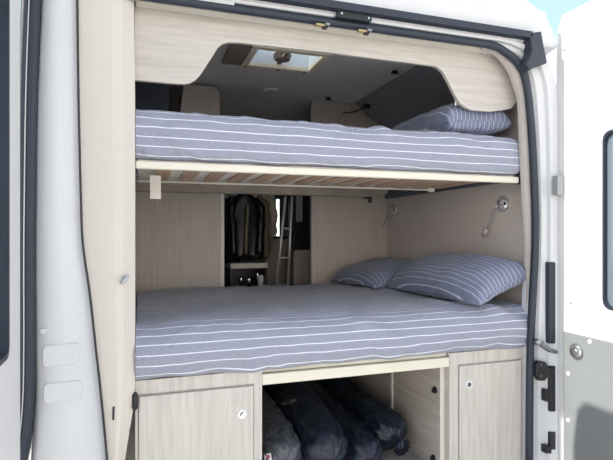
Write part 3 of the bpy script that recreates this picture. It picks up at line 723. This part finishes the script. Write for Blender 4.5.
# shelf unit with shiny items
sx0, sx1 = W(230, 265, Y=3.75).x, W(267, 265, Y=3.75).x
s = thing('shelf_unit', ((sx0+sx1)/2, 3.85, FZ), 'dark low shelf unit under the hanging jackets', 'shelf')
MB().box(sx0, sx1, 3.72, 4.1, W(250, 268, Y=3.75).z, W(250, 263, Y=3.75).z).build('top_board', M['edge'], s)
b = MB(); zt = W(250, 268, Y=3.75).z; b.box(sx0, sx0+.015, 3.73, 4.1, FZ+.001, zt); b.box(sx1-.015, sx1, 3.73, 4.1, FZ+.001, zt); b.box(sx0, sx1, 4.08, 4.1, FZ+.001, zt); b.box(sx0+.015, sx1-.015, 3.73, 4.08, -.44, -.425)
b.build('carcass', M['black'], s)
for i, (px, py, r, txt) in enumerate(((241, 277, .014, 'left of the row'), (249, 277.5, .016, 'in the middle of the row'), (257.5, 273, .010, 'raised between the others'), (261, 276.5, .024, 'biggest and brightest at the right'))):
    c = W(px, py, Y=3.80); bz = -.425
    b = MB(); b.tube([Vector((c.x, c.y, bz)), Vector((c.x, c.y, c.z-.02)), Vector((c.x, c.y, c.z)), Vector((c.x, c.y, c.z+.012))], [r, r, r*.9, r*.35], 14)
    o = tag(b.build('steel_jar', M['ring'] if i == 3 else M['chrome'], None, smooth=True), 'small shiny metal jar in the dark shelf, '+txt, 'jar', 'shiny jars in the shelf unit')
    
# clothes rail and jackets
cr0 = W(222, 196, Y=3.85); rail_z = .33
b = MB(); b.tube([(.40, 3.88, rail_z), (1.10, 3.88, rail_z)], .010, 12)
o = b.build('clothes_rail', M['alu'], None, smooth=True); tag(o, 'metal clothes rail holding the dark jackets', 'rail')
for x in (.42, 1.08): MB().tube([(x, 3.88, rail_z), (x, 3.88, CZ-.003)], .006, 8).build('rail_support', M['alu'], o)
def jacket(px, wpx, ytop, ybot, Y, m, m2, label, seed, flat=.05):
    c = W(px, ytop, Y=Y); sc = (W(px+wpx/2, ytop, Y=Y).x-W(px-wpx/2, ytop, Y=Y).x)/2; zb = W(px, ybot, Y=Y).z; zt = c.z
    n = 40; R = []
    for i in range(15):
        t = i/14; z = zt+.02+(zb-zt-.02)*t
        wd = sc*min(1, .30+2.6*t**.7 if t < .2 else 1.0)*(1+.06*math.sin(t*7+seed))*(.93+.1*t)
        ring = []
        for j in range(n):
            q = 2*math.pi*j/n
            fold = 1+.16*math.sin(q*5+seed+t*2.5)*(.3+t)+.08*noise.noise(Vector((q*2, t*4, seed)))
            ring.append(Vector((c.x+math.cos(q)*wd, Y+math.sin(q)*flat*fold*(.5+t*.5), z+.01*math.sin(q*3))))
        R.append(ring)
    o = MB().rings(R).build('hanging_jacket', m, None, smooth=True); tag(o, label, 'jacket')
    # sleeves
    for s_ in (-1, 1):
        pth = catmull([(c.x+s_*sc*.55, Y-.01, zt-.03), (c.x+s_*sc*.82, Y-.05, zt-.10), (c.x+s_*sc*.75, Y-.062, zt-.25), (c.x+s_*sc*.7, Y-.055, zb+.03)], 5)
        MB().tube(pth, [.03+.006*math.sin(i*1.3+seed) for i in range(len(pth))], 12).build('sleeve', m, o, smooth=True)
    # strip down the front; olive on the shiny jacket paints its highlight
    pth = [(c.x+.01, Y-flat*1.0-.004, zt-.06), (c.x, Y-flat*1.15-.01, zt-.2), (c.x-.01, Y-flat*1.2-.01, zb+.04)]
    MB().tube(catmull(pth, 5), .016, 8).build('front_strip', m2, o, smooth=True)
    b = MB(); b.tube(catmull([(c.x, Y, zt), (c.x, Y, zt+.05), (c.x, Y+.01, rail_z+.004), (c.x, 3.90, rail_z+.014)], 4), .0025, 6); b.build('hanger_hook', M['alu'], o)
    return o
jacket(232, 16, 199, 262, 3.92, M['jblack'], M['jblack'], 'black jacket hanging at the far left of the clothes rail', 1.0)
jacket(245, 36, 197, 259, 3.80, M['jblack'], M['jolive'], 'shiny black jacket with olive sheen in the middle of the rail', 2.6)
jacket(260, 12, 197, 262, 3.98, M['jolive'], M['jbeige'], 'dark olive jacket between the shiny jacket and the beige cloth', 4.0)
jacket(267.5, 11, 197, 240, 4.12, M['jbeige'], M['jbeige'], 'beige coat hanging at the right of the rail by the window', 5.0, .04)
# curtain, blinds and cloth by the cab window
YB = 4.95
def bx(px): return W(px, 200, Y=YB).x
def drape(xa, xb, y, z0_, z1_, m, name, label, cat, f=1.4, amp=.015):
    V = [Vector((xa+(xb-xa)*j/30, y+amp*math.sin(j*f), z)) for z in (z1_, z0_) for j in range(31)]
    b = MB(); b.add(V, [(j, j+1, j+32, j+31) for j in range(30)]); b.add([v+Vector((0, .004, 0)) for v in V], [(j, j+31, j+32, j+1) for j in range(30)])
    return tag(b.build(name, m, None, smooth=True), label, cat)
drape(bx(279.5), bx(288), YB, -.2, .5, M['curtain'], 'cab_curtain', 'pale curtain at the far window behind the ladder', 'curtain')
drape(bx(274.2), bx(276.4), YB, -.2, .5, M['jblack'], 'cab_curtain', 'narrow dark curtain fold left of the pale curtain', 'curtain', .5)
tag(MB().box(LX+.01, bx(271), YB-.02, YB+.02, -.3, CZ-.01).build('cab_blind', M['dark'], None), 'dark blind closing the left of the cab window', 'blind')
tag(MB().box(bx(288.5), WX-.01, YB-.02, YB+.02, -.3, CZ-.01).build('cab_blind', M['dark'], None), 'dark blind closing the right of the cab window', 'blind')
p0, p1 = W(296, 197, Y=3.68), W(302.5, 222, Y=3.68)
drape(p0.x, p1.x, 3.68, p1.z, p0.z+.06, M['curtain'], 'hand_towel', 'small pale cloth hanging before the black panel right of the ladder', 'towel', .6, .006)
# ladder leaning in the passage
YL0, YL1 = 3.30, 3.62
def lad(a, b_, name, m=M['alu'], r=.010, par=None): return MB().tube([a, b_], r, 10).build(name, m, par, smooth=True)
A0 = W(285.5, 197, Y=YL0); A1 = W(276, 290, Y=YL1); B0 = W(292, 197, Y=YL0); B1 = W(287.5, 290, Y=YL1)
def down(p, q): t = (FZ+.003-p.z)/(q.z-p.z); return p+(q-p)*t
A1f, B1f = down(A0, A1), down(B0, B1)
l = thing('ladder', ((A1f.x+B1f.x)/2, A1f.y, FZ), 'slim aluminium bunk ladder leaning in the passage between the partitions', 'ladder')
lad(A0, A1f, 'side_rail', par=l); lad(B0, B1f, 'side_rail', par=l)
L = (A1f-A0).length
for t in [(.171+.167*k) for k in range(5)]:
    a = A0+(A1f-A0)*t; c_ = B0+(B1f-B0)*t; lad(a, c_, 'rung', r=.008, par=l)
